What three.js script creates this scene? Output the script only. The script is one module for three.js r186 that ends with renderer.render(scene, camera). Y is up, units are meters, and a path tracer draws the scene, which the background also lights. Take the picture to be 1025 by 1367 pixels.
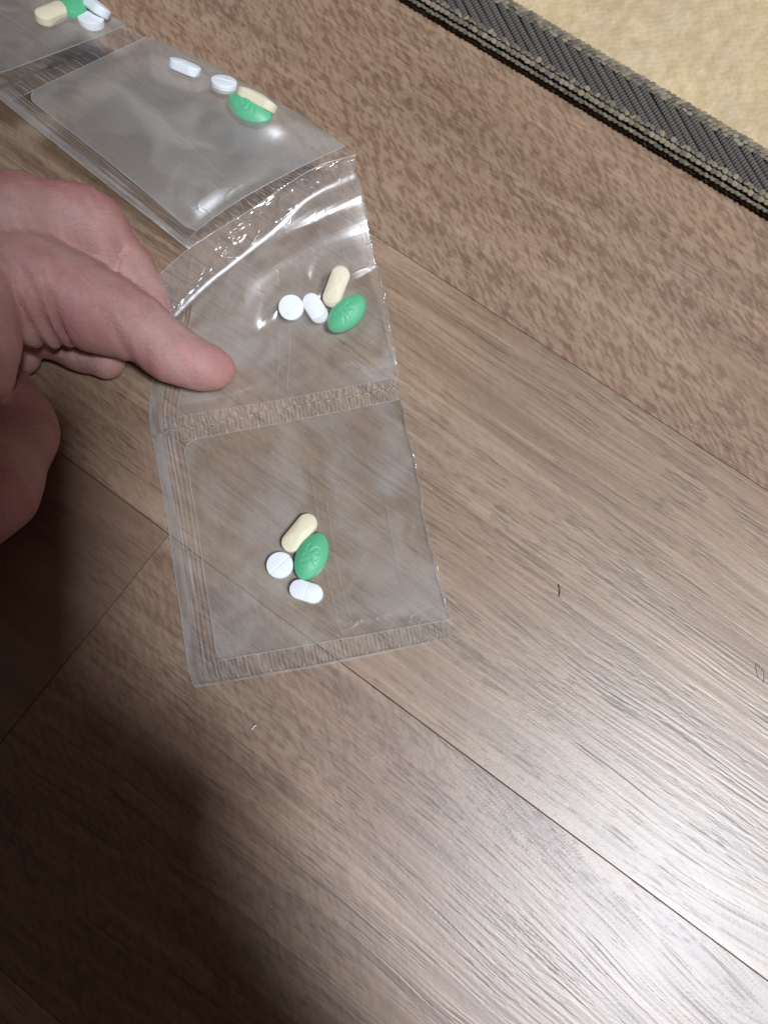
import * as THREE from 'three';
import { RoundedBoxGeometry } from 'three/addons/geometries/RoundedBoxGeometry.js';
import { MarchingCubes } from 'three/addons/objects/MarchingCubes.js';
import { mergeGeometries, mergeVertices } from 'three/addons/utils/BufferGeometryUtils.js';
import { RectAreaLightUniformsLib } from 'three/addons/lights/RectAreaLightUniformsLib.js';

// ---------------------------------------------------------------- camera, light, exposure
const scene = new THREE.Scene();
const EYE = 0.21, TILT = THREE.MathUtils.degToRad(13), PW = 1025, PH = 1367, FPX = 1020;
const camera = new THREE.PerspectiveCamera(2 * Math.atan(PH / 2 / FPX) * 180 / Math.PI, 767 / 1024, 0.01, 20);
camera.position.set(0, EYE, 0);
camera.up.set(0, 0, -1);
camera.lookAt(0, EYE - Math.cos(TILT), -Math.sin(TILT));
camera.focus = 0.213;
camera.userData.fStop = 13;
scene.background = new THREE.Color(0.064, 0.046, 0.042);          // the dim room beyond what is built
const LAMP_AT = new THREE.Vector3(0.80, 2.2, 0.63), LAMP_SIZE = 0.34, LAMP = 202;
RectAreaLightUniformsLib.init();
const renderer = new THREE.WebGLRenderer({ antialias: true });
renderer.setSize(767, 1024);
renderer.toneMapping = THREE.LinearToneMapping;
renderer.toneMappingExposure = 1;
renderer.shadowMap.enabled = true;

// ---------------------------------------------------------------- helpers
const V = (x, y, z) => new THREE.Vector3(x, y, z);
const { clamp, lerp, smoothstep, degToRad } = THREE.MathUtils;
// the point at height h that photograph pixel (px, py) shows
function at(px, py, h = 0) {
  const x = px - PW / 2, y = PH / 2 - py;
  const d = V(x, -FPX * Math.cos(TILT) + y * Math.sin(TILT), -FPX * Math.sin(TILT) - y * Math.cos(TILT));
  return d.multiplyScalar((h - EYE) / d.y).add(V(0, EYE, 0));
}
function pixelOf(p) {
  const q = p.clone().sub(V(0, EYE, 0)), c = Math.cos(TILT), s = Math.sin(TILT);
  const depth = -q.y * c - q.z * s, up = q.y * s - q.z * c;
  return [PW / 2 + FPX * q.x / depth, PH / 2 - FPX * up / depth];
}
function rng(seed) { let a = seed | 0; return () => { a = (a + 0x6d2b79f5) | 0; let t = Math.imul(a ^ (a >>> 15), 1 | a); t = (t + Math.imul(t ^ (t >>> 7), 61 | t)) ^ t; return ((t ^ (t >>> 14)) >>> 0) / 4294967296; }; }
const PERM = new Float32Array(65536); { const r = rng(77); for (let i = 0; i < 65536; i++) PERM[i] = r(); }
const hash = (x, y, s) => PERM[(Math.imul(x, 374761) ^ Math.imul(y, 668265) ^ Math.imul(s, 97531)) >>> 3 & 65535];
function vn(x, y, s = 0) {
  const ix = Math.floor(x), iy = Math.floor(y); let fx = x - ix, fy = y - iy;
  fx = fx * fx * (3 - 2 * fx); fy = fy * fy * (3 - 2 * fy);
  const a = hash(ix, iy, s), b = hash(ix + 1, iy, s), c = hash(ix, iy + 1, s), d = hash(ix + 1, iy + 1, s);
  return a + (b - a) * fx + (c - a) * fy + (a - b - c + d) * fx * fy;
}
const fbm = (x, y, s = 0, n = 3) => { let v = 0, a = 0.5, t = 0; for (let i = 0; i < n; i++) { v += a * vn(x, y, s + i * 13); t += a; a *= 0.5; x *= 2.03; y *= 2.03; } return v / t; };
const used = new Map();
function numbered(name) { const n = used.get(name) ?? 0; used.set(name, n + 1); return n ? name + '_' + String(n).padStart(3, '0') : name; }
function tag(o, label, category, group, kind) {
  if (label) o.userData.label = label;
  if (category) o.userData.category = category;
  if (group) o.userData.group = group;
  if (kind) o.userData.kind = kind;
  return o;
}
function mesh(name, geometry, material, parent) {
  const m = new THREE.Mesh(geometry, material);
  m.name = parent === scene ? numbered(name) : name; m.castShadow = m.receiveShadow = true;
  parent.add(m); return m;
}
function thing(name, label, category, group) { const g = new THREE.Group(); g.name = numbered(name); scene.add(g); return tag(g, label, category, group); }
function dataTexture(w, h, fill, srgb) {
  const d = new Uint8Array(w * h * 4), c = [0, 0, 0];
  for (let y = 0, o = 0; y < h; y++) for (let x = 0; x < w; x++, o += 4) { fill(x, y, c); d[o] = clamp(c[0], 0, 1) * 255; d[o + 1] = clamp(c[1], 0, 1) * 255; d[o + 2] = clamp(c[2], 0, 1) * 255; d[o + 3] = 255; }
  const t = new THREE.DataTexture(d, w, h);
  t.magFilter = t.minFilter = THREE.LinearFilter; t.wrapS = t.wrapT = THREE.RepeatWrapping;
  if (srgb) t.colorSpace = THREE.SRGBColorSpace;
  t.needsUpdate = true; return t;
}
const rgb = (r, g, b) => new THREE.Color().setRGB(r, g, b);

// ---------------------------------------------------------------- ceiling lamp, overhead right, behind the photographer
{
  const lamp = thing('ceiling_lamp', 'square white ceiling lamp lit overhead, outside the picture', 'lamp');
  lamp.position.copy(LAMP_AT);
  mesh('lamp_housing', new RoundedBoxGeometry(LAMP_SIZE + 0.06, 0.07, LAMP_SIZE + 0.06, 3, 0.02).translate(0, 0.05, 0), new THREE.MeshStandardMaterial({ color: rgb(0.7, 0.7, 0.68), roughness: 0.6 }), lamp);
  mesh('lamp_diffuser', new RoundedBoxGeometry(LAMP_SIZE, 0.012, LAMP_SIZE, 2, 0.005).translate(0, 0.009, 0), new THREE.MeshStandardMaterial({ color: rgb(0.8, 0.8, 0.8), emissive: rgb(0.95, 0.98, 1), emissiveIntensity: 6 }), lamp);
  const light = new THREE.RectAreaLight(rgb(0.9, 0.98, 1.09), LAMP, LAMP_SIZE, LAMP_SIZE);
  light.name = 'ceiling_lamp_light';
  light.position.copy(LAMP_AT); light.lookAt(LAMP_AT.x, 0, LAMP_AT.z);
  scene.add(light);
}

// ---------------------------------------------------------------- floor: boards, each a piece of its own
const TURN = degToRad(-36), BOARD = 0.1095, JOINT_V = 0.0013;
const subfloor = tag(mesh('subfloor', new THREE.BoxGeometry(2.4, 0.01, 2.4).translate(0, -0.009, 0), new THREE.MeshStandardMaterial({ color: rgb(0.03, 0.022, 0.018), roughness: 0.9 }), scene), null, null, null, 'structure');
const floor = new THREE.Group(); floor.name = 'floor'; floor.rotation.y = TURN; tag(floor, null, null, null, 'structure'); scene.add(floor);
function boardGeometry(len, wid) {
  const c = 0.0002, d = 0.00022, t = 0.0035, P = [], U = [], I = [];
  const ring = (ins, y) => { for (const [x, z] of [[ins, ins], [len - ins, ins], [len - ins, wid - ins], [ins, wid - ins]]) { P.push(x, y, z); U.push(x / len, z / wid); } };
  const quad = (a, b, e, f) => I.push(a, b, e, a, e, f);
  ring(c, 0); quad(3, 2, 1, 0);
  const wall = (i0, y0, i1, y1) => { const n = P.length / 3; ring(i0, y0); ring(i1, y1); for (let k = 0; k < 4; k++) { const j = (k + 1) % 4; quad(n + k, n + j, n + 4 + j, n + 4 + k); } };
  wall(c, 0, 0.00005, -d); wall(0.00005, -d, 0.00005, -t);
  const g = new THREE.BufferGeometry();
  g.setAttribute('position', new THREE.Float32BufferAttribute(P, 3)); g.setAttribute('uv', new THREE.Float32BufferAttribute(U, 2)); g.setIndex(I);
  const h = g.toNonIndexed(); h.computeVertexNormals(); return h;
}
// look: tone, light and dark print colours (sRGB), fleck = short mottled figure, line = long fine grain, arch = cathedral figure
function boardMaterial(len, look) {
  const W = 2048, H = 576, mu = len / W, mv = BOARD / H, s = look.seed, height = new Uint8Array(W * H);
  const [lr, lg, lb] = look.light, [dr, dg, db] = look.dark;
  const map = dataTexture(W, H, (x, y, c) => {
    const u = (x * mu) * 1000, v = (y * mv) * 1000;                       // millimetres
    const wob = (fbm(u / 90, v / 38, s, 2) - 0.5) * 7 + (fbm(u / 26, v / 9, s + 3, 2) - 0.5) * 1.5;
    const k = smoothstep(u / 1000 / len + (fbm(u / 60, v / 40, s + 71, 2) - 0.5) * 0.5, look.from - 0.12, look.from + 0.12);   // 0: flecked part, 1: lined part
    const fl = lerp(look.fleck[0], look.fleck[1], k), ln = lerp(look.line[0], look.line[1], k);
    const q = v + wob + look.arch * ((u - look.u0) / 60) ** 2 * (v / 110 - 0.5);
    const broad = fbm(u / 90, q / 7, s + 5, 3) - 0.5;
    const streak = fbm(u / 34, q / 1.5, s + 9, 3) - 0.5;
    const fine = vn(u / 26, q / 0.55, s + 21) - 0.5;
    const a = u * 0.88 + v * 0.47, b = v * 0.88 - u * 0.47;                 // flecks lean across the board
    const mott = fbm(a / 2.5, b / 0.72, s + 31, 3) - 0.5;
    const fleck = fbm(u / 7, q / 0.8, s + 41, 2) - 0.5;
    const poreN = vn(u / 17, q / 0.42, s + 51), poreM = vn(u / 30, q / 6, s + 55);
    let pore = smoothstep(poreN + 0.35 * (poreM - 0.5), 0.80, 0.97) * (0.35 + 0.65 * ln);
    const dashM = fbm(u / 28, v / 14, s + 75, 2), dash = smoothstep(vn(u / 3.0, v / 0.28 + wob * 0.6, s + 57) * 0.6 + vn(u / 7.5, v / 0.5 + wob * 0.5, s + 58) * 0.4 + 0.5 * (dashM - 0.5), 0.6, 0.85);
    const deep = smoothstep(1 - Math.abs(2 * vn(u / 120, q / 5.5, s + 61) - 1), 0.955, 1) * smoothstep(vn(u / 40, q / 20, s + 63), 0.6, 0.95) * look.veins;
    const grit = hash(x, y, 3) - 0.5;
    const spot = smoothstep(mott + 0.5, 0.3, 0.58);
    let m = 0.55 + broad * 0.6 + streak * 0.5 * ln + fine * 0.32 * ln + (mott * 0.55 + (spot - 0.7) * 0.4) * fl + fleck * 0.35 * fl + grit * 0.12;
    m = clamp(m, 0, 1.15);
    const red = (fbm(u / 45, v / 22, s + 81, 2) - 0.5) * 0.025;
    const dk = (1 - 0.15 * pore - 0.16 * deep) * (1 - 0.17 * dash * (0.4 + 0.6 * ln));
    c[0] = lerp(dr, lr, m) * dk + red; c[1] = lerp(dg, lg, m) * dk * 0.966; c[2] = lerp(db, lb, m) * dk * 0.915 - red * 0.5;
    height[y * W + x] = 255 * clamp(0.66 - 0.45 * pore - 0.35 * deep - 0.35 * dash + fine * 0.55 * ln + streak * 0.25 * ln + fleck * 0.2 * fl + grit * 0.16 + (vn(u / 0.9, v / 0.7, s + 91) - 0.5) * 0.09, 0, 1);
  }, true);
  const bump = dataTexture(W, H, (x, y, c) => { c[0] = c[1] = c[2] = height[y * W + x] / 255; });
  map.wrapS = map.wrapT = bump.wrapS = bump.wrapT = THREE.ClampToEdgeWrapping;
  return new THREE.MeshPhysicalMaterial({ map, bumpMap: bump, bumpScale: 0.00007, roughness: 0.4, ior: 1.66 });
}
const LOOKS = {
  brown: { seed: 101, light: [0.68, 0.588, 0.515], dark: [0.49, 0.392, 0.33], fleck: [0.9, 0.4], line: [0.3, 0.9], from: 0.85, arch: 0, u0: 120, veins: 0.3 },
  pale: { seed: 211, light: [0.71, 0.63, 0.56], dark: [0.49, 0.405, 0.34], fleck: [0.3, 0.12], line: [0.85, 1], from: 0.5, arch: 2, u0: 250, veins: 0.8 },
  figured: { seed: 331, light: [0.67, 0.58, 0.51], dark: [0.44, 0.345, 0.285], fleck: [0.45, 0.08], line: [0.8, 1], from: 0.3, arch: 6, u0: 20, veins: 1 },
  smooth: { seed: 457, light: [0.62, 0.535, 0.48], dark: [0.45, 0.36, 0.31], fleck: [0.2, 0.2], line: [0.35, 0.35], from: 0.5, arch: 8, u0: 330, veins: 1 },
};
const boardMats = { brown: boardMaterial(0.42, LOOKS.brown), pale: boardMaterial(0.42, LOOKS.pale), figured: boardMaterial(0.32, LOOKS.figured), smooth: boardMaterial(0.32, LOOKS.smooth) };
const long = boardGeometry(0.42, BOARD), short = boardGeometry(0.32, BOARD);
function board(look, u, row) {
  const g = look === 'brown' || look === 'pale' ? long : short;
  const m = mesh('plank', g, boardMats[look], floor); m.position.set(u, 0, JOINT_V + row * BOARD);
}
board('brown', -0.27, -2); board('pale', -0.69, -2); board('figured', 0.15, -2);
board('pale', -0.27, -1); board('figured', -0.59, -1); board('brown', 0.15, -1);
board('figured', -0.0735, 0); board('smooth', -0.3935, 0); board('pale', 0.2465, 0); board('brown', -0.8135, 0);
board('pale', -0.2, 1); board('smooth', 0.22, 1); board('brown', -0.62, 1);
board('smooth', -0.07, 2); board('brown', -0.49, 2); board('figured', 0.25, 2);
board('smooth', -0.6, -3); board('figured', -0.28, -3); board('pale', 0.04, -3);

// ---------------------------------------------------------------- woven mat with its bound border
{
  const mat = thing('floor_mat', 'pale straw woven mat with a dark ribbed cloth border, lying on the boards', 'mat');
  mat.rotation.y = TURN;
  const U0 = -0.32, U1 = 0.32, top = 0.006;
  const rush = dataTexture(1024, 1024, (x, y, c) => {
    const u = x / 1024 * 160, v = y / 1024 * 160;
    const cell = Math.sin(u * 2.1 + Math.sin(v * 0.9) * 0.8) * Math.sin(v * 2.4 + Math.sin(u * 0.7) * 0.8);
    const n = fbm(u / 2.2, v / 3.2, 5, 3) - 0.5, b = fbm(u / 16, v / 16, 8, 2) - 0.5, t = 0.13 * n + 0.008 * cell + 0.07 * b;
    c[0] = 0.81 + t; c[1] = 0.715 + t; c[2] = 0.56 + t * 1.2 - b * 0.05;
  }, true);
  const rushBump = dataTexture(1024, 1024, (x, y, c) => {
    const u = x / 1024 * 160, v = y / 1024 * 160;
    c[0] = c[1] = c[2] = 0.5 + 0.1 * Math.sin(u * 2.1 + Math.sin(v * 0.9) * 0.8) * Math.sin(v * 2.4 + Math.sin(u * 0.7) * 0.8) + (fbm(u / 1.2, v / 1.8, 5, 3) - 0.5) * 0.5;
  });
  const sg = new RoundedBoxGeometry(U1 - U0, 0.0055, 0.24, 2, 0.0015);
  const sp = sg.attributes.position, su = sg.attributes.uv;
  for (let i = 0; i < sp.count; i++) su.setXY(i, sp.getX(i) / 0.16, sp.getZ(i) / 0.16);
  mesh('woven_surface', sg.translate((U0 + U1) / 2, 0.0029, -0.1985 - 0.12), new THREE.MeshStandardMaterial({ map: rush, bumpMap: rushBump, bumpScale: 0.0004, roughness: 0.75 }), mat);
  // border backing: rounded front edge
  const prof = [[-0.2, 0.0002], [-0.1852, 0.0002], [-0.1848, 0.002], [-0.1853, 0.0042], [-0.1868, 0.0051], [-0.2, 0.0053]];
  const shp = new THREE.Shape(prof.map(([v, h]) => new THREE.Vector2(-v, h)));
  const back = new THREE.ExtrudeGeometry(shp, { depth: U1 - U0, bevelEnabled: false }).rotateY(Math.PI / 2).translate(U0, 0, 0);
  mesh('border_cloth', back, new THREE.MeshStandardMaterial({ color: rgb(0.02, 0.02, 0.02), roughness: 0.9 }), mat);
  // ribs
  const ca = Math.cos(TURN), sa = Math.sin(TURN), local = (p) => V(p.x * ca - p.z * sa, p.y, p.x * sa + p.z * ca);
  const a = local(at(882, 132, top)), b = local(at(923, 204, top)), dir = b.clone().sub(a), vA = -0.1965, vB = -0.1868;
  const du = dir.x / dir.z * (vB - vA), step = 0.00452;
  const threadBump = dataTexture(256, 64, (x, y, c) => { c[0] = c[1] = c[2] = 0.5 + 0.4 * Math.sin(x / 256 * Math.PI * 2 * 17 + y / 64 * 6.28) + (hash(x >> 1, y, 4) - 0.5) * 0.3; });
  const threadMap = dataTexture(256, 64, (x, y, c) => { const t = 0.5 + 0.5 * Math.sin(x / 256 * Math.PI * 2 * 17 + y / 64 * 6.28) + (hash(x, y, 9) - 0.5) * 0.8; c[0] = 0.33 + 0.12 * t; c[1] = 0.305 + 0.12 * t; c[2] = 0.28 + 0.12 * t; }, true);
  const rl = Math.hypot(du, vB - vA), cap = new THREE.CapsuleGeometry(0.00114, rl, 6, 12).rotateZ(Math.PI / 2).scale(1, 0.7, 1);
  { const p = cap.attributes.position, uv = cap.attributes.uv; for (let i = 0; i < p.count; i++) uv.setXY(i, p.getX(i) / rl + 0.5, Math.atan2(p.getY(i), p.getZ(i)) / 6.2832); }
  const tones = [1, 0.86, 0.93].map((k) => new THREE.MeshStandardMaterial({ map: threadMap, bumpMap: threadBump, bumpScale: 0.00035, roughness: 0.85, color: rgb(k, k, k) }));
  const r = rng(9);
  for (let u = U0 + 0.01, i = 0; u < U1 - 0.01; u += step, i++) {
    if (i % 1 === 0) { const m = mesh('border_rib', cap, tones[i % 3], mat); m.position.set(u + (r() - 0.5) * 0.0004, 0.0056, (vA + vB) / 2); m.rotation.y = -Math.atan2(vB - vA, du) + (r() - 0.5) * 0.03; }
  }
  // braided edge stitches: too many and too small to be picked apart
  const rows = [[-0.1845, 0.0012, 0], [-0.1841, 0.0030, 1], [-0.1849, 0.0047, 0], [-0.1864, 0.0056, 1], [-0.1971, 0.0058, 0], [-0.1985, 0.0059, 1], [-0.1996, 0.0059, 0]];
  const pitch = 0.00185, n = Math.floor((U1 - U0) / pitch);
  const stitches = new THREE.InstancedMesh(new THREE.SphereGeometry(1, 10, 7), new THREE.MeshStandardMaterial({ roughness: 0.85 }), n * rows.length);
  stitches.name = 'border_braid'; stitches.userData.kind = 'stuff';
  const M = new THREE.Matrix4(), Q = new THREE.Quaternion(), E = new THREE.Euler(); let k = 0;
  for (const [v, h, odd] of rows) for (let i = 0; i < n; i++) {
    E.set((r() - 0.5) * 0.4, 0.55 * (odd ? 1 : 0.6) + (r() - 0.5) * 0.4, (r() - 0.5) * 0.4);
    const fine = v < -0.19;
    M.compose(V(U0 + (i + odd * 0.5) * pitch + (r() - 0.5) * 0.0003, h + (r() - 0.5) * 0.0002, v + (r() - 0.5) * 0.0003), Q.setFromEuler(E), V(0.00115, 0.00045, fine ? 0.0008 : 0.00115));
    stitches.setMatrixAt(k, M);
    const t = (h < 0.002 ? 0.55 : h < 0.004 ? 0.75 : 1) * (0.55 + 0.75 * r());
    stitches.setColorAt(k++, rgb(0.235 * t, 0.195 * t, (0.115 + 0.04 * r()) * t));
  }
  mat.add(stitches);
}

// ---------------------------------------------------------------- the strip of clear sachets
const cr = (a, b, c, d, t) => 0.5 * (2 * b + (c - a) * t + (2 * a - 5 * b + 4 * c - d) * t * t + (3 * b - a - 3 * c + d) * t * t * t);
function spline(list, x, get) {                                            // list sorted by .k
  let i = 0; while (i < list.length - 2 && x > list[i + 1].k) i++;
  const p = (j) => get(list[clamp(j, 0, list.length - 1)]), t = clamp((x - list[i].k) / (list[i + 1].k - list[i].k), 0, 1);
  const A = p(i - 1), B = p(i), C = p(i + 1), D = p(i + 2);
  return V(cr(A.x, B.x, C.x, D.x, t), cr(A.y, B.y, C.y, D.y, t), cr(A.z, B.z, C.z, D.z, t));
}
// rows: [t, [s, px, py, height in mm], ...]
function patch(rows) {
  const R = rows.map(([k, ...pts]) => ({ k, pts: pts.map(([s, x, y, h]) => ({ k: s, p: at(x, y, h / 1000) })) }));
  const raw = (s, t) => spline(R, t, (row) => spline(row.pts, s, (q) => q.p));
  const N = 48, grid = [];
  for (let j = 0; j <= N; j++) for (let i = 0; i <= N; i++) grid.push(raw(i / N, j / N));
  const point = (s, t) => {
    const x = clamp(s, 0, 1) * N, y = clamp(t, 0, 1) * N, i = Math.min(N - 1, Math.floor(x)), j = Math.min(N - 1, Math.floor(y)), fx = x - i, fy = y - j, g = (a, b) => grid[b * (N + 1) + a];
    return g(i, j).clone().lerp(g(i + 1, j), fx).lerp(g(i, j + 1).clone().lerp(g(i + 1, j + 1), fx), fy);
  };
  const normal = (s, t) => { const e = 0.03, a = point(s + e, t).sub(point(s - e, t)), b = point(s, t + e).sub(point(s, t - e)); return a.cross(b).normalize(); };
  const find = (px, py) => {                                               // where on the sheet that pixel lies
    let best = [0, 0, 1e9];
    for (let j = 0; j <= 100; j++) for (let i = 0; i <= 100; i++) { const [x, y] = pixelOf(point(i / 100, j / 100)), d = (x - px) ** 2 + (y - py) ** 2; if (d < best[2]) best = [i / 100, j / 100, d]; }
    return best;
  };
  return { point, normal, find, wide: 0.070, tall: 0.074 };
}
const ridge = [[0, 229, 424, 13], [0.22, 273, 380, 15.1], [0.55, 365, 306, 17.8], [0.76, 413, 262, 19.7], [1, 473, 232, 19.6]];
const crest = [[0, 213, 367, 14.5], [0.18, 257, 329, 17], [0.5, 335, 280, 19.5], [0.78, 417, 226, 20.8], [1, 475, 207, 20.8]];
const patches = [
  patch([[0, [0, 262, 918, 1.6], [0.5, 435, 888, 1.8], [1, 603, 853, 2.2]], [0.06, [0, 252, 893, 0.9], [0.5, 428, 863, 1.2], [1, 601, 832, 1.6]], [0.36, [0, 239, 800, 0.6], [0.5, 405, 772, 0.6], [1, 573, 738, 1]], [0.68, [0, 222, 685, 0.6], [0.5, 388, 658, 0.6], [1, 551, 620, 1]], [1, [0, 203, 581, 1.2], [0.5, 368, 549, 1.5], [1, 530, 518, 1.8]]]),
  patch([[0, [0, 203, 581, 1.2], [0.5, 368, 549, 1.5], [1, 530, 518, 1.8]], [0.1, [0, 200, 553, 1.0], [0.5, 363, 524, 1.5], [1, 528, 490, 2.2]], [0.42, [0, 203, 512, 0.8], [0.3, 300, 480, 1.6], [0.6, 400, 430, 4.5], [1, 510, 396, 6.5]], [0.72, [0, 213, 470, 2.5], [0.3, 298, 424, 6.5], [0.6, 385, 352, 11], [1, 491, 312, 13]], [0.9, [0, 222, 440, 6.5], [0.3, 300, 375, 11.2], [0.6, 381, 315, 16.1], [1, 480, 260, 18.5]], [1, ...ridge]]),
  patch([[0, [0, 252, 333, 16.8], [0.5, 335, 280, 19.3], [0.78, 417, 226, 20.6], [1, 475, 207, 20.6]], [0.08, [0, 236, 320, 18.3], [0.5, 318, 260, 20.8], [1, 452, 191, 20.8]], [0.5, [0, 130, 236, 27.5], [0.5, 230, 176, 26.5], [1, 327, 117, 21.5]], [0.93, [0, 12, 142, 36], [0.5, 113, 93, 29.5], [1, 199, 52, 21]], [1, [0, -12, 122, 37], [0.5, 94, 80, 30], [1, 182, 43, 20.5]]]),
  patch([[0, [0, -12, 122, 37], [0.5, 94, 80, 30], [1, 182, 43, 20.5]], [0.08, [0, -34, 104, 37.5], [0.5, 72, 66, 30], [1, 161, 32, 20.5]], [0.5, [0, -130, 40, 38], [0.5, -30, 2, 29], [1, 55, -20, 19.5]], [1, [0, -250, -30, 35], [0.5, -150, -70, 26], [1, -66, -88, 16]]]),
];
const roof = patch([[0, ...ridge], [1, ...crest]]);
roof.wide = 0.07; roof.tall = 0.009;

const mirror = (t) => { t.wrapS = t.wrapT = THREE.MirroredRepeatWrapping; return t; };
const hazeSheenMap = (seed, lo, hi) => mirror(dataTexture(512, 512, (x, y, c) => {  // cloudy patches also stand in for reflections off the wavy film
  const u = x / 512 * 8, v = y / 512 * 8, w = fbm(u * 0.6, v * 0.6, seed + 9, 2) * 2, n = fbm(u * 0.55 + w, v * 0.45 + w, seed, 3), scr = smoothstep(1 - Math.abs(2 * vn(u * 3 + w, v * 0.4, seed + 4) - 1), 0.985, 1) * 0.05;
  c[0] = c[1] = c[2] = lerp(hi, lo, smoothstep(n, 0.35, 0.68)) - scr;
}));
const wave = (seed, sx, sy) => mirror(dataTexture(512, 512, (x, y, c) => {
  const u = x / 512 * sx, v = y / 512 * sy; let n = fbm(u, v, seed, 3);
  c[0] = c[1] = c[2] = 0.5 * n + 0.5 * Math.pow(1 - Math.abs(2 * vn(u * 0.9 + n, v * 0.7, seed + 3) - 1), 10);
}));
const pane = (o) => new THREE.MeshPhysicalMaterial({ color: rgb(0.95, 0.96, 0.965), transmission: 1, thickness: 0, ior: 1.55, roughness: 0.15, ...o });
const filmBump = wave(61, 14, 14);
const filmMat = pane({ transmissionMap: hazeSheenMap(3, 0.85, 0.965), color: rgb(0.94, 0.93, 0.91), roughness: 0.19, bumpMap: filmBump, bumpScale: 0.00012 });
const midMat = pane({ transmissionMap: hazeSheenMap(5, 0.86, 0.965), color: rgb(0.94, 0.93, 0.91), roughness: 0.19, bumpMap: filmBump, bumpScale: 0.00003 });
const farMat = pane({ transmissionMap: hazeSheenMap(29, 0.77, 0.88), color: rgb(0.80, 0.78, 0.745), roughness: 0.24, bumpMap: filmBump, bumpScale: 0.00004 });  // grey tint and stronger haze put the dim ceiling reflection into the film colour
const ribbed = (across) => dataTexture(256, 256, (x, y, c) => { const a = across ? x : y, b = across ? y : x; c[0] = c[1] = c[2] = 0.955 + 0.045 * Math.sin(a / 256 * Math.PI * 2 * 8 + 1.2 * (vn(a / 16, b / 60, 41) - 0.5)) - 0.13 * smoothstep(vn(a / 11, b / 30, 43), 0.5, 0.9); });  // clear and cloudy stripes stand in for refraction in the embossing
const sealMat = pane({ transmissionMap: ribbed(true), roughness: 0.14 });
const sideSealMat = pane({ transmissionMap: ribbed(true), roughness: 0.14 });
const marginMat = pane({ transmissionMap: hazeSheenMap(17, 0.78, 0.9), color: rgb(0.85, 0.845, 0.83), roughness: 0.27, bumpMap: filmBump, bumpScale: 0.0001 });
const roofMat = pane({ transmission: 0.9, roughness: 0.13, bumpMap: wave(71, 10, 5), bumpScale: 0.00015 });
const foldMat = pane({ transmission: 0.93, roughness: 0.14, ior: 1.8 });
const markMat = pane({ color: rgb(0.9, 0.9, 0.9), transmission: 0.75, roughness: 0.3 });
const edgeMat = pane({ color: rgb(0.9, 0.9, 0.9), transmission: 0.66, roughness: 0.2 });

function gridMesh(cols, rows, f) {                                        // f(i, j) -> [Vector3, u, v]
  const P = new Float32Array((cols + 1) * (rows + 1) * 3), U = new Float32Array((cols + 1) * (rows + 1) * 2), I = [];
  for (let j = 0, k = 0; j <= rows; j++) for (let i = 0; i <= cols; i++, k++) { const [p, u, v] = f(i, j); P[k * 3] = p.x; P[k * 3 + 1] = p.y; P[k * 3 + 2] = p.z; U[k * 2] = u; U[k * 2 + 1] = v; }
  for (let j = 0; j < rows; j++) for (let i = 0; i < cols; i++) { const a = j * (cols + 1) + i, b = a + cols + 1; I.push(a, a + 1, b + 1, a, b + 1, b); }
  const g = new THREE.BufferGeometry();
  g.setAttribute('position', new THREE.BufferAttribute(P, 3)); g.setAttribute('uv', new THREE.BufferAttribute(U, 2)); g.setIndex(I); g.computeVertexNormals(); return g;
}
const S_MARGIN = 4.4 / 70, S_SEAL = 10.6 / 70, T_LOW = 5.2 / 74, T_HIGH = 1 - 5.2 / 74;
const strip = thing('pill_sachet_strip', 'strip of four joined clear plastic pill sachets, folded at a crease beside the thumb', 'pill sachets');
const lump = [[], [], [], []];                                             // [s, t, lift] where pills hold the two films apart
function sheetPoint(p, s, t, off) { return p.point(s, t).addScaledVector(p.normal(s, t), off); }
const away = (q, s, t) => { const x = (s - q.s) * 70, y = (t - q.t) * 74, k = clamp(x * q.dx + y * q.dy, -q.half, q.half); return Math.hypot(x - k * q.dx, y - k * q.dy) - q.rad; };
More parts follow.
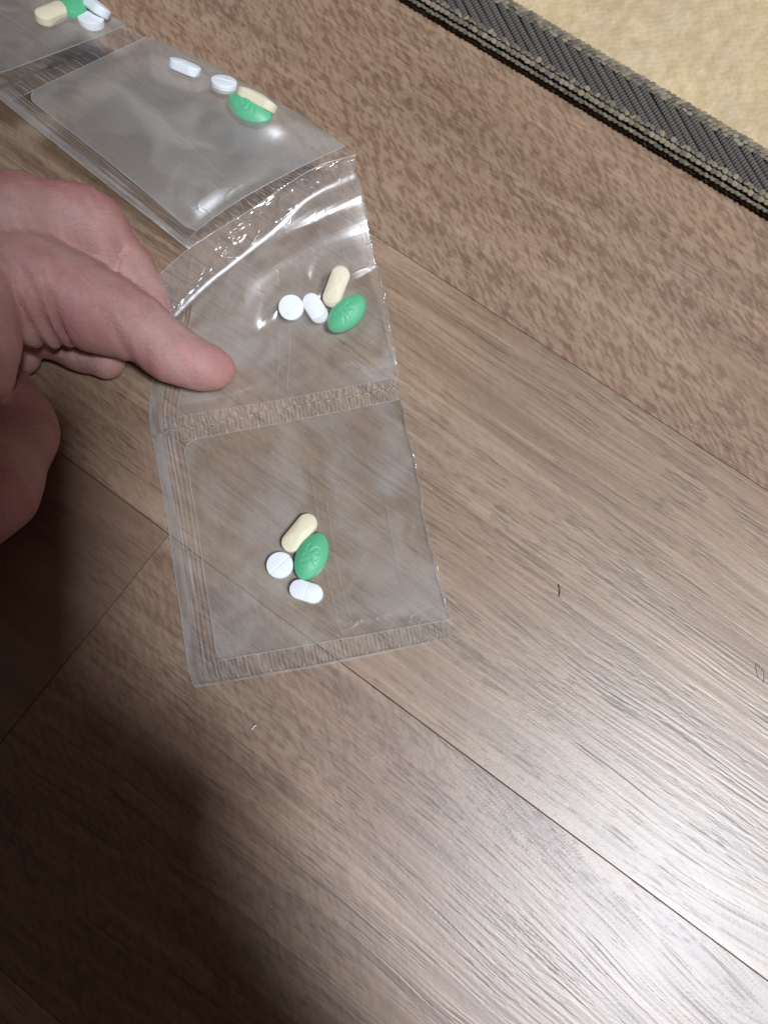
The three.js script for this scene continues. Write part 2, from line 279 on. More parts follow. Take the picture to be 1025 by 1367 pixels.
function sachet(n) {
  const p = patches[n], g = new THREE.Group(); g.name = 'sachet'; strip.add(g);
  const seed = 200 + n * 31, low = n === 0 ? 6 / 74 : T_LOW, high = n === 1 ? 0.998 : T_HIGH;
  const edgeFade = (s, t) => smoothstep(s, S_SEAL, S_SEAL + 0.12) * smoothstep(t, low, low + 0.12) * smoothstep(1 - t, 1 - high, 1 - high + 0.12);
  const crease = (s, t) => { const w = fbm(s * 3, t * 3, seed + 5, 2) * 1.6, r1 = Math.pow(1 - Math.abs(2 * vn(s * 2.6 + w, t * 1.9 + w, seed) - 1), 7), r2 = Math.pow(1 - Math.abs(2 * vn(s * 6 + w, t * 8, seed + 7) - 1), 9); return (r1 * 0.35 + r2 * 0.14) * (n ? 0.3 : 1) * smoothstep(Math.abs(t - 0.5), 0.2, 0.45); };
  const gap = (s, t) => {
    const e = edgeFade(s, t); let l = 0;
    for (const q of lump[n]) { const d = away(q, s, t), f = d <= 0 ? 1 : Math.exp(-((d / (n > 1 ? 7 : 8)) ** 2)); l = Math.max(l, q.lift * f); }
    return (0.08 + e * (0.5 + crease(s, t) + (fbm(s * 5, t * 5, seed + 3, 2) - 0.5) * (n ? 0.2 : 0.5))) / 1000 + Math.min(l, slack(s, t)) * (n > 1 ? 0.58 : 0.2);
  };
  const slack = (s, t) => (n > 1 ? 0.3 : 1.2) * Math.min((s - S_SEAL) * 0.07, (t - low) * 0.074 + 0.0005, (high - t) * 0.074 + 0.0005, (1 - s) * 0.07 + 0.004) + 0.0002;
  const below = (s, t) => { if (n !== 1) return 0; let l = 0; for (const q of lump[n]) { const d = away(q, s, t); l = Math.max(l, q.lift * (d <= 0 ? 1 : Math.exp(-((d / 4) ** 2)))); } return -0.45 * Math.min(l, slack(s, t)); };
  const sag = (s, t) => (fbm(s * 4, t * 4, seed + 40, 2) - 0.5) * 0.25 * edgeFade(s, t) / 1000;
  const F = 170, L = 10, B = 80, rows = 190;
  const foldR = (t) => (0.35 + 0.55 * vn(t * 23, 1, seed + 11) + 0.5 * Math.pow(vn(t * 9, 2, seed + 12), 3)) / 1000;
  const wob = (t) => (vn(t * 11, 5, seed + 15) - 0.5) * 0.006;
  const inner = (t) => { const c = (d) => d < 4 ? (4 - Math.sqrt(16 - (4 - d) ** 2)) / 70 : 0; return S_SEAL + c(Math.max(0, (high - t) * 74)) + c(Math.max(0, (t - low) * 74)) * 0.5; };
  const pouch = gridMesh(F + L + B, rows, (i, j) => {
    const t = lerp(low, high, j / rows);
    if (i <= F) { const s = lerp(inner(t), 1, i / F); return [sheetPoint(p, s, t, Math.max(gap(s, t) * (i === F ? 1 : 1), 0.00006)), s, t]; }
    if (i < F + L) {
      const a = (i - F) / L * Math.PI, bl = below(1, t), h = (gap(1, t) - bl) / 2, out = p.point(1, t).sub(p.point(0.97, t)).normalize();
      return [p.point(1 + 0, t).addScaledVector(p.normal(1, t), bl + h + Math.cos(a) * h).addScaledVector(out, Math.sin(a) * foldR(t) + wob(t) * 0.02), 1, t];
    }
    const s = lerp(1, inner(t), (i - F - L) / B); return [sheetPoint(p, s, t, sag(s, t) + below(s, t)), s + 0.4, t + 0.3];
  });
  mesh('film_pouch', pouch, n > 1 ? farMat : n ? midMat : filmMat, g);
  // smooth outer margin along the open side, turned up a little
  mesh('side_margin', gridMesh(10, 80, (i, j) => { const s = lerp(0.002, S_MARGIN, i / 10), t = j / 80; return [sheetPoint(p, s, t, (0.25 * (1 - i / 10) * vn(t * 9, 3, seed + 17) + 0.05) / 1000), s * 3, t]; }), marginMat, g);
  // side seal: long embossed lines
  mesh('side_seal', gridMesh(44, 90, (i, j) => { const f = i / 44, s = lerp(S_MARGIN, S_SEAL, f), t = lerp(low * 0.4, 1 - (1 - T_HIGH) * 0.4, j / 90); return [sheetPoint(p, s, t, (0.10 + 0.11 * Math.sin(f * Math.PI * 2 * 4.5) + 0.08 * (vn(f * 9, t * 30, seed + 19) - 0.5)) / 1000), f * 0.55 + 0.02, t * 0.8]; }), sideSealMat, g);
  // cross seals: short embossed ribs
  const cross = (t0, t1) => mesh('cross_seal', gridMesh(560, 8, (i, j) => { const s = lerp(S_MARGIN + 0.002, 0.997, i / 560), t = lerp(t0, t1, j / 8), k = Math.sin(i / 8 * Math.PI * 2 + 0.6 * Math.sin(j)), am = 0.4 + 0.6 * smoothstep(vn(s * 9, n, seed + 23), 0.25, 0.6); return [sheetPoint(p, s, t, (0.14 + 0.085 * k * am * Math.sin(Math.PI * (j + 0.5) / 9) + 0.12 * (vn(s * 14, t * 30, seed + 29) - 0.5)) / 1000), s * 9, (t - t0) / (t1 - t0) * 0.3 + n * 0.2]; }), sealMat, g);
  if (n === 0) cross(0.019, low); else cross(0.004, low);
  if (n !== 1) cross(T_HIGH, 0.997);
  if (n === 0) mesh('end_flap', gridMesh(60, 4, (i, j) => { const s = lerp(0.004, 0.998, i / 60), t = lerp(0, 0.018, j / 4); return [sheetPoint(p, s, t, 0.00005), s, t * 3]; }), marginMat, g);
  // pale tubes added along seal borders and outer edge as the film's highlights
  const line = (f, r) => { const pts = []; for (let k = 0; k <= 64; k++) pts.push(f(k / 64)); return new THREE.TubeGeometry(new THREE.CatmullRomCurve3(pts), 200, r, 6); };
  mesh('film_edge_glint', mergeGeometries([
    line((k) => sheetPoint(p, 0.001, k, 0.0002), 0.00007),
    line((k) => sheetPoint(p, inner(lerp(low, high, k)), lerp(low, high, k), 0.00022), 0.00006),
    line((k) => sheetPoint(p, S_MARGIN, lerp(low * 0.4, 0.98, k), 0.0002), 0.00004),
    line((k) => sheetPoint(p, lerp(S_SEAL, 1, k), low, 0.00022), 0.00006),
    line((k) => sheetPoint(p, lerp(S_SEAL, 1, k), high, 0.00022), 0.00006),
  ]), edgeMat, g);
  // two faint fold marks that run along the film
  const mark = (s, a, b) => line((k) => { const t = lerp(a, b, k), ss = s + 0.004 * Math.sin(k * 3); return sheetPoint(p, ss, t, gap(ss, t) + 0.00001); }, 0.00004);
  mesh('fold_mark', mergeGeometries(n === 0 ? [mark(0.585, 0.08, 0.75), mark(0.625, 0.1, 0.62), mark(0.83, 0.25, 0.6)] : n === 1 ? [mark(0.52, 0.09, 0.42), mark(0.56, 0.1, 0.5), mark(0.84, 0.55, 0.95)] : [mark(0.5, 0.1, 0.9)]), markMat, g);
  mesh('fold_sparkle', line((k) => { const t = lerp(low, high, k), pt = p.point(1, t), o = pt.clone().sub(p.point(0.97, t)).normalize(); return pt.addScaledVector(p.normal(1, t), gap(1, t) * 0.5 + (vn(k * 41, 4, seed + 51) - 0.5) * 0.0005).addScaledVector(o, foldR(t) * 0.8 + (vn(k * 31, 7, seed + 52) - 0.5) * 0.0009); }, 0.0003), foldMat, g);  // wavering glossy tube added so the fold sparkles
  return g;
}

// ---------------------------------------------------------------- tablets
function tabletGeometry(outline, thick, rim, dome, carve) {               // outline(angle) -> [x, z] half-outline; top carved by carve(x, z)
  const A = 96, R = 40, P = [], I = [];
  const put = (a, f, y) => { const [x, z] = outline(a / A * Math.PI * 2); P.push(x * f, y, z * f); };
  const half = thick / 2, prof = [];
  for (let r = 0; r <= R; r++) { const f = r / R; prof.push([f * 0.955, half - dome * Math.pow(f, 2.2), 1]); }
  const edge = half - dome;
  for (const [f, k] of [[0.975, 0.93], [0.99, 0.8], [0.999, 0.55], [1, 0.2], [1, -0.2], [0.999, -0.55], [0.99, -0.8], [0.975, -0.93]]) prof.push([f, edge * k, 0]);
  for (let r = 10; r >= 0; r--) prof.push([r / 10 * 0.955, -(half - dome * Math.pow(r / 10, 2.2)), 0]);
  for (const [f, y, topside] of prof) for (let a = 0; a < A; a++) { const [x, z] = outline(a / A * Math.PI * 2); P.push(x * f, y - (topside && carve ? carve(x * f, z * f) : 0), z * f); }
  for (let r = 0; r < prof.length - 1; r++) for (let a = 0; a < A; a++) { const b = (a + 1) % A, p0 = r * A + a, p1 = r * A + b, q0 = p0 + A, q1 = p1 + A; I.push(p0, p1, q1, p0, q1, q0); }
  const g = new THREE.BufferGeometry(); g.setAttribute('position', new THREE.Float32BufferAttribute(P, 3)); g.setIndex(I);
  g.deleteAttribute('uv'); const m = mergeVertices(g, 1e-7); m.computeVertexNormals();
  const q = m.attributes.position, uv = new Float32Array(q.count * 2); for (let i = 0; i < q.count; i++) { uv[i * 2] = q.getX(i) / 0.012; uv[i * 2 + 1] = q.getZ(i) / 0.012; }
  m.setAttribute('uv', new THREE.BufferAttribute(uv, 2)); return m;
}
const circle = (r) => (a) => [Math.cos(a) * r, Math.sin(a) * r];
const superE = (L, W, n) => (a) => { const c = Math.cos(a), s = Math.sin(a), k = Math.pow(Math.pow(Math.abs(c), n) + Math.pow(Math.abs(s), n), -1 / n); return [c * k * L, s * k * W]; };
const stadium = (L, W) => (a) => { const d = L - W, c = Math.cos(a), s = Math.sin(a); const t = Math.min(Math.abs(c) > 1e-9 ? 1e9 : 1e9, Math.abs(s) > 1e-9 ? W / Math.abs(s) : 1e9); if (Math.abs(c * t) <= d) return [c * t, s * t]; const cx = Math.sign(c) * d, B = c * cx, D = Math.sqrt(Math.max(0, B * B - (d * d - W * W))); const q = B + D; return [c * q, s * q]; };
const groove = (f, w, d) => (x, z) => d * Math.exp(-((f(x, z) / w) ** 2));
// debossed letters, read from a small drawing
const letters = (() => {
  const W = 220, H = 128, cv = document.createElement('canvas'); cv.width = W; cv.height = H; const c = cv.getContext('2d');
  c.fillStyle = '#000'; c.fillRect(0, 0, W, H); c.fillStyle = '#fff'; c.font = 'bold 84px sans-serif'; c.textAlign = 'center'; c.textBaseline = 'middle'; c.fillText('SK', W / 2, H / 2);
  const d = c.getImageData(0, 0, W, H).data; return (x, y) => { const i = Math.round(x), j = Math.round(y); if (i < 1 || j < 1 || i >= W - 1 || j >= H - 1) return 0; let v = 0; for (let a = -1; a <= 1; a++) for (let b = -1; b <= 1; b++) v += d[((j + b) * W + i + a) * 4]; return v / 9 / 255; };
})();
const greenCarve = (x, z) => 0.00014 * letters(110 + x / 0.0068 * 110, 64 + z / 0.0040 * 64);
const pillBump = wave(93, 40, 40);
const pillMat = (r, g, b, rough, o) => new THREE.MeshPhysicalMaterial({ color: rgb(r, g, b), roughness: rough, bumpMap: pillBump, bumpScale: 0.00002, ...o });
const KINDS = {
  green: { name: 'green_tablet', geo: tabletGeometry(superE(0.0069, 0.0043, 1.85), 0.0053, 0, 0.0016, greenCarve), mat: pillMat(0.12, 0.5, 0.255, 0.45), t: 0.0053, w: 0.0043, half: 2.4, cat: 'tablet' },
  cream: { name: 'cream_tablet', geo: tabletGeometry(stadium(0.0062, 0.0028), 0.0042, 0, 0.0009, (x, z) => 0.00012 * Math.exp(-(((Math.abs(x) - 0.0022) / 0.0009) ** 2) - ((z / 0.0009) ** 2)) * (0.5 + 0.5 * Math.sin(x * 9000))), mat: pillMat(0.82, 0.73, 0.52, 0.55), t: 0.0042, w: 0.0028, half: 3.4, cat: 'tablet' },
  round: { name: 'round_tablet', geo: tabletGeometry(circle(0.0037), 0.0029, 0, 0.0003, groove((x, z) => z, 0.00013, 0.00022)), mat: pillMat(0.86, 0.88, 0.9, 0.6), t: 0.0029, w: 0.0037, half: 0, cat: 'tablet' },
  oval: { name: 'oval_tablet', geo: tabletGeometry(stadium(0.0047, 0.0027), 0.0034, 0, 0.0005, groove((x, z) => x, 0.00013, 0.0001)), mat: pillMat(0.86, 0.88, 0.9, 0.6), t: 0.0034, w: 0.0027, half: 2, cat: 'tablet' },
};
// kind, sachet, centre pixel, a pixel its long axis points to, label; lean = turned about the long axis, so that it stands on its edge
function tablet(kind, n, [cx, cy], [dx, dy], label, group, lean = 0, lift = 0) {
  const K = KINDS[kind], p = patches[n], [s, t] = p.find(cx, cy), N = p.normal(s, t);
  const full = lean ? 0.0052 : K.t, h = full / 2 - (n === 1 ? 0.45 * full : 0), base = p.point(s, t), plane = new THREE.Plane().setFromNormalAndCoplanarPoint(N, base.clone().addScaledVector(N, h + 0.0001));
  const hit = (x, y) => { const far = at(x, y, -0.05), eye = V(0, EYE, 0), ray = new THREE.Ray(eye, far.sub(eye).normalize()), o = V(0, 0, 0); return ray.intersectPlane(plane, o) ?? o; };
  const c = hit(cx, cy), X = hit(dx, dy).sub(c).normalize(), Y = N.clone(), Z = X.clone().cross(Y).normalize();
  if (lean) { Y.applyAxisAngle(X, lean); Z.applyAxisAngle(X, lean); }
  const o = mesh(K.name, K.geo, K.mat, scene);
  o.quaternion.setFromRotationMatrix(new THREE.Matrix4().makeBasis(X, Y, Z)); o.position.copy(c).addScaledVector(N, lift);
  tag(o, label, K.cat, group);
  const where = p.find(cx, cy), aim = p.find(dx, dy), ux = (aim[0] - where[0]) * 70, uy = (aim[1] - where[1]) * 74, ul = Math.hypot(ux, uy) || 1;
  lump[n].push({ s: where[0], t: where[1], dx: ux / ul, dy: uy / ul, lift: (lean ? 0.0055 : K.t) + 0.0005, rad: K.w * 1000, half: K.half });
  return o;
}
const near = 'tablets in the flat lowest sachet', mid = 'tablets in the sachet beside the thumb', up = 'tablets in the upper sachet beyond the crease', far = 'tablets in the farthest sachet';
tablet('green', 0, [416, 743], [402, 774], 'green oval tablet with stamped letters in the lowest sachet', near);
tablet('cream', 0, [400, 712], [418, 690], 'cream oblong tablet touching the green one in the lowest sachet', near);
tablet('round', 0, [374, 755], [386, 744], 'white round scored tablet in the lowest sachet', near);
tablet('oval', 0, [409, 790], [428, 796], 'white oblong scored tablet below the green one in the lowest sachet', near);
tablet('green', 1, [463, 419], [441, 440], 'green oval tablet with stamped letters at the right edge of the sachet by the thumb', mid);
tablet('cream', 1, [449, 383], [456, 364], 'cream oblong tablet above the green one in the sachet by the thumb', mid);
tablet('round', 1, [389, 411], [399, 402], 'white round tablet, leftmost in the sachet by the thumb', mid);
tablet('oval', 1, [421, 412], [431, 428], 'white oblong tablet between round and green ones in the sachet by the thumb', mid);
tablet('oval', 2, [247, 90], [264, 97], 'white oblong tablet apart from the others in the upper sachet beyond the crease', up, -0.45);
tablet('round', 2, [299, 113], [310, 116], 'white round tablet beside the green one in the upper sachet beyond the crease', up, -0.25);
tablet('green', 2, [333, 146], [356, 158], 'green oval tablet in the upper sachet, lying along the cream one', up, 0.15);
tablet('cream', 2, [343, 138], [368, 151], 'cream oblong tablet on the rim of the upper sachet beyond the crease', up, -0.9, 0.001);
tablet('cream', 3, [72, 18], [88, 11], 'cream tablet in the farthest sachet, cut by the top of the picture', far, 0.1);
tablet('green', 3, [98, 6], [100, -20], 'green tablet in the farthest sachet, between the cream and white ones', far, 0);
tablet('round', 3, [122, 28], [134, 34], 'white round tablet in the farthest sachet, the lower of two white ones', far, 0);
tablet('oval', 3, [130, 15], [147, 28], 'white oblong tablet in the farthest sachet, behind the round white one', far, -0.6, 0.001);
for (let n = 0; n < 4; n++) sachet(n);
// the creased seal between the two sachets by the finger
{
  const h = (s, t) => { const w = fbm(s * 6, t * 2, 900, 2) * 2; return (1.8 * (fbm(s * 6, t * 1.2, 901, 2) - 0.5) + 1.3 * Math.pow(1 - Math.abs(2 * vn(s * 8 + w, t * 1.1 + w, 905) - 1), 4) - 0.3) * Math.sin(Math.PI * clamp(t, 0, 1)) * lerp(1.15, 0.6, s) / 1000; };
  const g = new THREE.Group(); g.name = 'creased_seal'; strip.add(g);
  mesh('seal_film', gridMesh(420, 40, (i, j) => { const s = i / 420, t = j / 40; return [sheetPoint(roof, s, t, h(s, t) + 0.0001), s * 2, t]; }), roofMat, g);
  const pts = (f) => { const a = []; for (let k = 0; k <= 60; k++) a.push(f(k / 60)); return new THREE.CatmullRomCurve3(a); };
  mesh('crease_ridge', gridMesh(300, 14, (i, j) => {                       // the rounded fold itself, from the lower sachet's slope over to the seal
    const s = i / 300, a = lerp(0.95, -0.5, j / 14), R = (2.6 + 1.4 * vn(s * 5, 1, 3) + 1.6 * smoothstep(s, 0.7, 1)) / 1000, c = roof.point(s, 0), along = roof.point(s + 0.03, 0).sub(roof.point(s - 0.03, 0)).normalize();
    const fwd = V(0, 1, 0).cross(along).normalize().multiplyScalar(-1); if (fwd.z < 0) fwd.multiplyScalar(-1);
    const bump = (0.16 * (fbm(s * 18, j * 0.1, 31, 2) - 0.5) + 0.05 * (fbm(s * 48, j * 0.12, 37, 2) - 0.5)) / 1000;
    return [c.add(V(0, -R * 0.9 + (R + bump) * Math.cos(a), 0)).addScaledVector(fwd, (R + bump) * (Math.sin(a) - 0.35)), s * 2, j / 14];
  }), pane({ color: rgb(0.98, 0.98, 0.98), transmission: 1, roughness: 0.34, ior: 1.9 }), g);
  mesh('film_edge_glint', new THREE.TubeGeometry(pts((k) => roof.point(k, 1).add(V(0, 0.0001, 0))), 200, 0.00008, 5), edgeMat, g);  // thin pale tube added as the highlight on the upper edge
}
// perforation dashes between the lowest two sachets
{
  const p = patches[0], gs = [];
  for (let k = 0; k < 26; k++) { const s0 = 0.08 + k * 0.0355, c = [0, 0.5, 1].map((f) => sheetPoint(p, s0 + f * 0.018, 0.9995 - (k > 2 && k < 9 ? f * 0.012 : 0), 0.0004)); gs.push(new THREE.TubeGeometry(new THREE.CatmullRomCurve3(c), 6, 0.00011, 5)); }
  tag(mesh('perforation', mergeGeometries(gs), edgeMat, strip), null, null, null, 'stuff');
}

// ---------------------------------------------------------------- hands
const smin = (a, b, k) => { const h = Math.max(k - Math.abs(a - b), 0) / k; return Math.min(a, b) - h * h * k * 0.25; };
function capsule(p, b) {
  const { a, d, dd, ra, rb } = b, x = p.x - a.x, y = p.y - a.y, z = p.z - a.z, t = dd > 0 ? clamp((x * d.x + y * d.y + z * d.z) / dd, 0, 1) : 0;
  return Math.hypot(x - d.x * t, y - d.y * t, z - d.z * t) - (ra + (rb - ra) * t);
}
const chain = (pts) => pts.slice(1).map(([q, r], i) => { const [a, ra] = pts[i], d = q.clone().sub(a); return { a, d, dd: d.lengthSq(), ra, rb: r }; });
function fleshGeometry(center, half, res, fingers, palm, k, kPalm, extra, kJoin = 0.006) {
  const mc = new MarchingCubes(res, new THREE.MeshBasicMaterial(), false, false, 400000); mc.isolation = 0;
  const p = V(0, 0, 0), hs = res / 2;
  for (let z = 0, o = 0; z < res; z++) for (let y = 0; y < res; y++) for (let x = 0; x < res; x++, o++) {
    p.set(center.x + (x - hs) / hs * half, center.y + (y - hs) / hs * half, center.z + (z - hs) / hs * half);
    let pd = 1; for (const b of palm) pd = smin(pd, capsule(p, b), kPalm);
    let fd = 1; for (const f of fingers) { let d = 1; for (const b of f) d = smin(d, capsule(p, b), k); fd = smin(fd, d, 0.0007); }
    let d = smin(fd, pd, kJoin);
    if (extra && d < 0.006 && d > -0.006) d += extra(p);
    mc.field[o] = -d;
  }
  mc.update();
  const n = mc.count, P = new Float32Array(n * 3);
  for (let i = 0; i < n * 3; i += 3) { P[i] = center.x + mc.positionArray[i] * half; P[i + 1] = center.y + mc.positionArray[i + 1] * half; P[i + 2] = center.z + mc.positionArray[i + 2] * half; }
  let g = new THREE.BufferGeometry(); g.setAttribute('position', new THREE.BufferAttribute(P, 3));
  g = mergeVertices(g, 1e-6); g.computeVertexNormals();
  return g;
}
function skin(g, red) {
  const p = g.attributes.position, c = new Float32Array(p.count * 3), uv = new Float32Array(p.count * 2);
  for (let i = 0; i < p.count; i++) {
    const x = p.getX(i), y = p.getY(i), z = p.getZ(i), n = fbm(x * 90 + y * 40, z * 90 + y * 50, 5, 3), m = fbm(x * 350, z * 350 + y * 200, 15, 2), f = red ? red(x, y, z) : 0;
    const t = 0.87 + 0.2 * (m - 0.5) + 0.14 * (fbm(x * 1100, z * 1100 + y * 700, 25, 2) - 0.5), k = clamp((n - 0.35) * 1.7 + f, 0, 1);
    c[i * 3] = lerp(0.57, 0.56, k) * t; c[i * 3 + 1] = lerp(0.325, 0.205, k) * t; c[i * 3 + 2] = lerp(0.28, 0.20, k) * t;
    uv[i * 2] = (x + y * 0.6) / 0.03; uv[i * 2 + 1] = (z - y * 0.5) / 0.03;
  }
  g.setAttribute('color', new THREE.BufferAttribute(c, 3)); g.setAttribute('uv', new THREE.BufferAttribute(uv, 2)); return g;
}
const skinBump = dataTexture(1024, 1024, (x, y, c) => {
  const u = x / 1024 * 30, v = y / 1024 * 30, w = (fbm(u / 3, v / 3, 3, 2) - 0.5) * 2;
  const l1 = 1 - Math.abs(2 * vn((u + v * 0.4) / 0.55 + w, v / 1.6, 7) - 1), l2 = 1 - Math.abs(2 * vn((u - v * 0.7) / 0.6 + w, (v + u) / 1.5, 8) - 1);
  c[0] = c[1] = c[2] = 0.7 - 0.2 * l1 ** 4 - 0.2 * l2 ** 4 + (vn(u / 0.25, v / 0.25, 9) - 0.5) * 0.25;
});
const skinMat = new THREE.MeshPhysicalMaterial({ vertexColors: true, roughness: 0.6, bumpMap: skinBump, bumpScale: 0.00024, sheen: 0.15, sheenColor: rgb(0.8, 0.5, 0.45), sheenRoughness: 0.5 });
{
  const q = (x, y, h, r) => [at(x, y, h / 1000), r / 1000];
  const thumb = chain([q(-30, 362, 33, 14.5), q(40, 378, 29, 13), q(110, 406, 22.5, 11.6), q(150, 422, 19, 9.6), q(184, 438, 16.2, 8.2), q(228, 470, 12, 7.5), q(262, 486, 9.2, 6.3), q(281, 492, 8, 5.2), q(293, 496, 7.2, 4.1)]);
  const index = chain([q(-90, 318, 42, 11), q(20, 290, 34, 10.4), q(100, 296, 27, 9.2), q(122, 308, 24.5, 8.9), q(165, 362, 15.5, 7.9), q(188, 400, 10.5, 7.3), q(203, 428, 8.5, 6.3)]);
  const middle = chain([q(-90, 380, 36, 11), q(-10, 400, 20, 9), q(60, 440, 9, 7), q(105, 462, 6.6, 6), q(142, 481, 6, 5.2)]);
  const ring = chain([q(-110, 430, 32, 10), q(-30, 450, 14, 8.4), q(0, 462, 7, 6.5), q(28, 476, 6, 5.6)]);
  const little = chain([q(-120, 490, 28, 9), q(-60, 500, 12, 7.6), q(-30, 520, 9, 7)]);
  const heel = chain([q(2, 540, 10, 11), q(0, 575, 14, 14.5), q(-40, 640, 20, 17), q(-150, 720, 26, 18)]);
  const palm = chain([q(-60, 350, 36, 14), q(-120, 430, 40, 17), q(-160, 560, 36, 18), q(-230, 640, 36, 23)]);
  const web = [...chain([q(-26, 385, 40, 9), q(-17, 450, 36, 8), q(-14, 503, 31, 6)]), ...chain([q(30, 400, 29, 8), q(50, 432, 25.5, 6.4)]), ...chain([q(62, 405, 26, 8), q(74, 440, 22.5, 5.6)])];
  // creases: a shallow furrow where the segment from a to b lies, no deeper than d
  const furrow = (A, B, w, d) => { const b = chain([[A, 0], [B, 0]])[0]; return (p) => { const r = capsule(p, b); return d * Math.exp(-((r / w) ** 2)); }; };
  const top = (x, y, h) => at(x, y, h / 1000);
  const flat = (x0, y0, x1, y1, h, w, d) => { const A = top(x0, y0, h), B = top(x1, y1, h), dx = B.x - A.x, dz = B.z - A.z, L = dx * dx + dz * dz; return (p) => { if (p.y < 0.011) return 0; const k = clamp(((p.x - A.x) * dx + (p.z - A.z) * dz) / L, 0, 1), r = Math.hypot(p.x - A.x - dx * k, p.z - A.z - dz * k); return d * Math.exp(-((r / w) ** 2)); }; };
  const cuts = [flat(139, 352, 158, 320, 29, 0.0008, 0.0011), flat(176, 428, 202, 404, 23, 0.0009, 0.0006), flat(186, 432, 208, 412, 22, 0.0007, 0.0004), flat(172, 478, 158, 440, 19, 0.0012, 0.0008), flat(26, 385, 31, 470, 36, 0.0014, 0.0018), flat(42, 372, 46, 430, 36, 0.0009, 0.0011), flat(56, 388, 57, 452, 34, 0.0011, 0.0014), flat(69, 380, 73, 430, 33, 0.0008, 0.0008), flat(84, 412, 78, 456, 30, 0.0013, 0.001), flat(20, 350, 30, 380, 40, 0.0011, 0.0005), flat(98, 392, 94, 440, 30, 0.0008, 0.0004), flat(110, 262, 128, 290, 33, 0.0009, 0.0004), flat(122, 254, 138, 276, 33, 0.0008, 0.0003)];
  const extra = (p) => { let d = 0; for (const f of cuts) d += f(p); return d + (fbm(p.x * 160, p.z * 160 + p.y * 90, 44, 2) - 0.5) * 0.0007; };
  const c = V(-0.098, 0.03, -0.062);
  const g = fleshGeometry(c, 0.09, 176, [thumb, index, middle, ring, little], [...palm, ...heel, ...web], 0.004, 0.0022, extra, 0.0028);
  const tip = at(290, 495, 10 / 1000), knuckle = at(150, 300, 0.03), pad = at(60, 420, 0.03), low = at(40, 540, 0.02);
  const near = (p, x, y, z, r) => Math.exp(-(((x - p.x) ** 2 + (y - p.y) ** 2 + (z - p.z) ** 2) / (r * r)));
  skin(g, (x, y, z) => 0.16 * near(tip, x, y, z, 0.02) + 0.25 * near(knuckle, x, y, z, 0.016) + 0.25 * near(pad, x, y, z, 0.014) + 0.2 * near(low, x, y, z, 0.016));
  const hand = thing('hand', 'left hand reaching in from the left, thumb pressing the clear sachets to the floor', 'hand');
  mesh('skin', g, skinMat, hand);
}
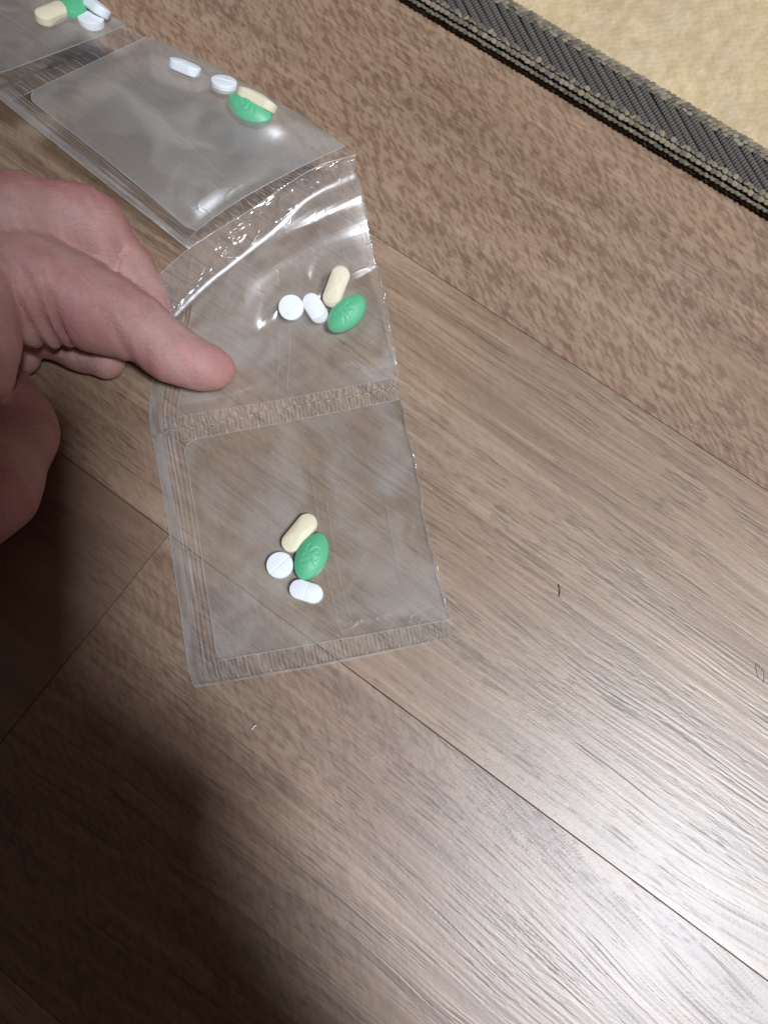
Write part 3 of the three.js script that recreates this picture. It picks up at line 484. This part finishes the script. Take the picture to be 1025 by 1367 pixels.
// ---------------------------------------------------------------- the phone that takes the picture and the hand that holds it: they shade the lower left
{
  const right = V(1, 0, 0), up = V(0, Math.sin(TILT), -Math.cos(TILT)), backw = V(0, Math.cos(TILT), Math.sin(TILT));
  const w = (x, y, z) => V(0, EYE, 0).addScaledVector(right, x).addScaledVector(up, y).addScaledVector(backw, z);
  const phone = thing('phone', 'dark smartphone held flat above the floor, outside the picture', 'phone');
  phone.position.copy(w(-0.026, -0.062, 0.010)); phone.quaternion.setFromRotationMatrix(new THREE.Matrix4().makeBasis(right, up, backw));
  mesh('phone_body', new RoundedBoxGeometry(0.077, 0.17, 0.0085, 4, 0.004), new THREE.MeshStandardMaterial({ color: rgb(0.03, 0.03, 0.035), roughness: 0.5 }), phone);
  mesh('phone_screen', new RoundedBoxGeometry(0.073, 0.165, 0.0004, 2, 0.0001).translate(0, 0, 0.0044), new THREE.MeshStandardMaterial({ color: rgb(0.02, 0.02, 0.02), roughness: 0.1 }), phone);
  const q = (x, y, z, r) => [w(x, y, z), r];
  const fing = (y) => chain([q(0.03, y - 0.01, 0.0, 0.0095), q(0.014, y, -0.002, 0.0085), q(-0.02, y + 0.004, -0.002, 0.0072)]);
  const palm = chain([q(0.02, -0.075, 0.012, 0.016), q(0.028, -0.12, 0.012, 0.025), q(0.063, -0.175, 0.005, 0.028), q(0.13, -0.245, -0.01, 0.03)]);
  const thumb = chain([q(0.034, -0.09, 0.018, 0.012), q(0.018, -0.06, 0.022, 0.0098), q(-0.008, -0.04, 0.022, 0.0075)]);
  const g = fleshGeometry(w(0.05, -0.14, 0), 0.15, 110, [thumb, fing(-0.066), fing(-0.088), fing(-0.109), fing(-0.129)], palm, 0.005, 0.008);
  const person = thing('person', 'person leaning over the floor holding the phone in the right hand, outside the picture', 'person');
  mesh('hand', skin(g), skinMat, person);
  const B = (x, y, z, r) => [V(x, y, z), r];
  const bones = [...chain([B(0.03, 0.56, 0.115, 0.088), B(0.03, 0.535, 0.075, 0.082), B(0.03, 0.50, 0.04, 0.05)]), ...chain([B(0.03, 0.53, 0.12, 0.06), B(-0.05, 0.54, 0.24, 0.055), B(-0.05, 0.52, 0.32, 0.09)]), ...chain([B(-0.24, 0.47, 0.36, 0.065), B(-0.05, 0.52, 0.36, 0.09), B(0.14, 0.47, 0.36, 0.065)]), ...chain([B(-0.05, 0.47, 0.42, 0.13), B(-0.05, 0.3, 0.56, 0.15), B(-0.05, 0.16, 0.64, 0.15)]), ...chain([B(0.03, 0.475, 0.075, 0.014), B(0.03, 0.462, 0.07, 0.012)]), ...chain([B(0.15, 0.46, 0.37, 0.055), B(0.24, 0.27, 0.44, 0.045), B(0.13, 0.16, 0.27, 0.036)])];
  mesh('body', skin(fleshGeometry(V(-0.04, 0.37, 0.36), 0.48, 96, [], bones, 0.01, 0.03)), skinMat, person);
  const shirt = bones.filter((b) => b.a.z > 0.3 || b.a.x > 0.12).map((b) => ({ ...b, ra: b.ra + 0.008, rb: b.rb + 0.008 }));
  const cloth = new THREE.MeshStandardMaterial({ color: rgb(0.08, 0.08, 0.09), roughness: 0.9 });
  mesh('shirt', fleshGeometry(V(-0.04, 0.37, 0.36), 0.48, 96, [], shirt, 0.01, 0.03), cloth, person);
  mesh('hair', fleshGeometry(V(0.03, 0.57, 0.12), 0.16, 64, [], chain([B(0.03, 0.58, 0.14, 0.092), B(0.03, 0.575, 0.09, 0.09)]), 0.01, 0.01), new THREE.MeshStandardMaterial({ color: rgb(0.02, 0.016, 0.014), roughness: 0.6 }), person);
}
// ---------------------------------------------------------------- crumbs on the boards
{
  const lint = mesh('lint_fibre', new THREE.TubeGeometry(new THREE.CatmullRomCurve3([at(745, 780, 0.0003), at(747, 788, 0.0005), at(746, 796, 0.0003)]), 12, 0.0001, 6), new THREE.MeshStandardMaterial({ color: rgb(0.05, 0.04, 0.03), roughness: 0.9 }), scene);
  tag(lint, 'short dark fibre lying on the pale board right of the sachets', 'fibre');
  const crumb = mesh('paper_scrap', new THREE.TubeGeometry(new THREE.CatmullRomCurve3([at(336, 974, 0.0003), at(339, 970, 0.0006), at(342, 968, 0.0003)]), 10, 0.0002, 6), new THREE.MeshStandardMaterial({ color: rgb(0.8, 0.8, 0.78), roughness: 0.7 }), scene);
  tag(crumb, 'tiny white scrap on the brown board below the lowest sachet', 'scrap');
  const fluff = mesh('lint_fibre', new THREE.TubeGeometry(new THREE.CatmullRomCurve3([at(1012, 905, 0.0003), at(1016, 888, 0.002), at(1022, 900, 0.0008), at(1019, 912, 0.0003)]), 24, 0.00008, 6), new THREE.MeshStandardMaterial({ color: rgb(0.5, 0.46, 0.4), roughness: 0.8 }), scene);
  tag(fluff, 'pale looped fibre on the board at the right edge of the picture', 'fibre');
}
{
  const r = rng(321), gs = [];
  for (let i = 0; i < 46; i++) { const p = at(60 + r() * 950, 120 + r() * 1230, 0.0001), q = 0.00005 + 0.00008 * r() * r(); gs.push(new THREE.IcosahedronGeometry(q, 1).scale(1 + r(), 0.6, 1 + r() * 1.5).rotateY(r() * 6).translate(p.x, q * 0.4, p.z)); }
  tag(mesh('dust', mergeGeometries(gs), new THREE.MeshStandardMaterial({ color: rgb(0.62, 0.6, 0.56), roughness: 0.9 }), scene), 'fine pale dust specks scattered over the floor boards', 'dust', null, 'stuff');
}
renderer.render(scene, camera);
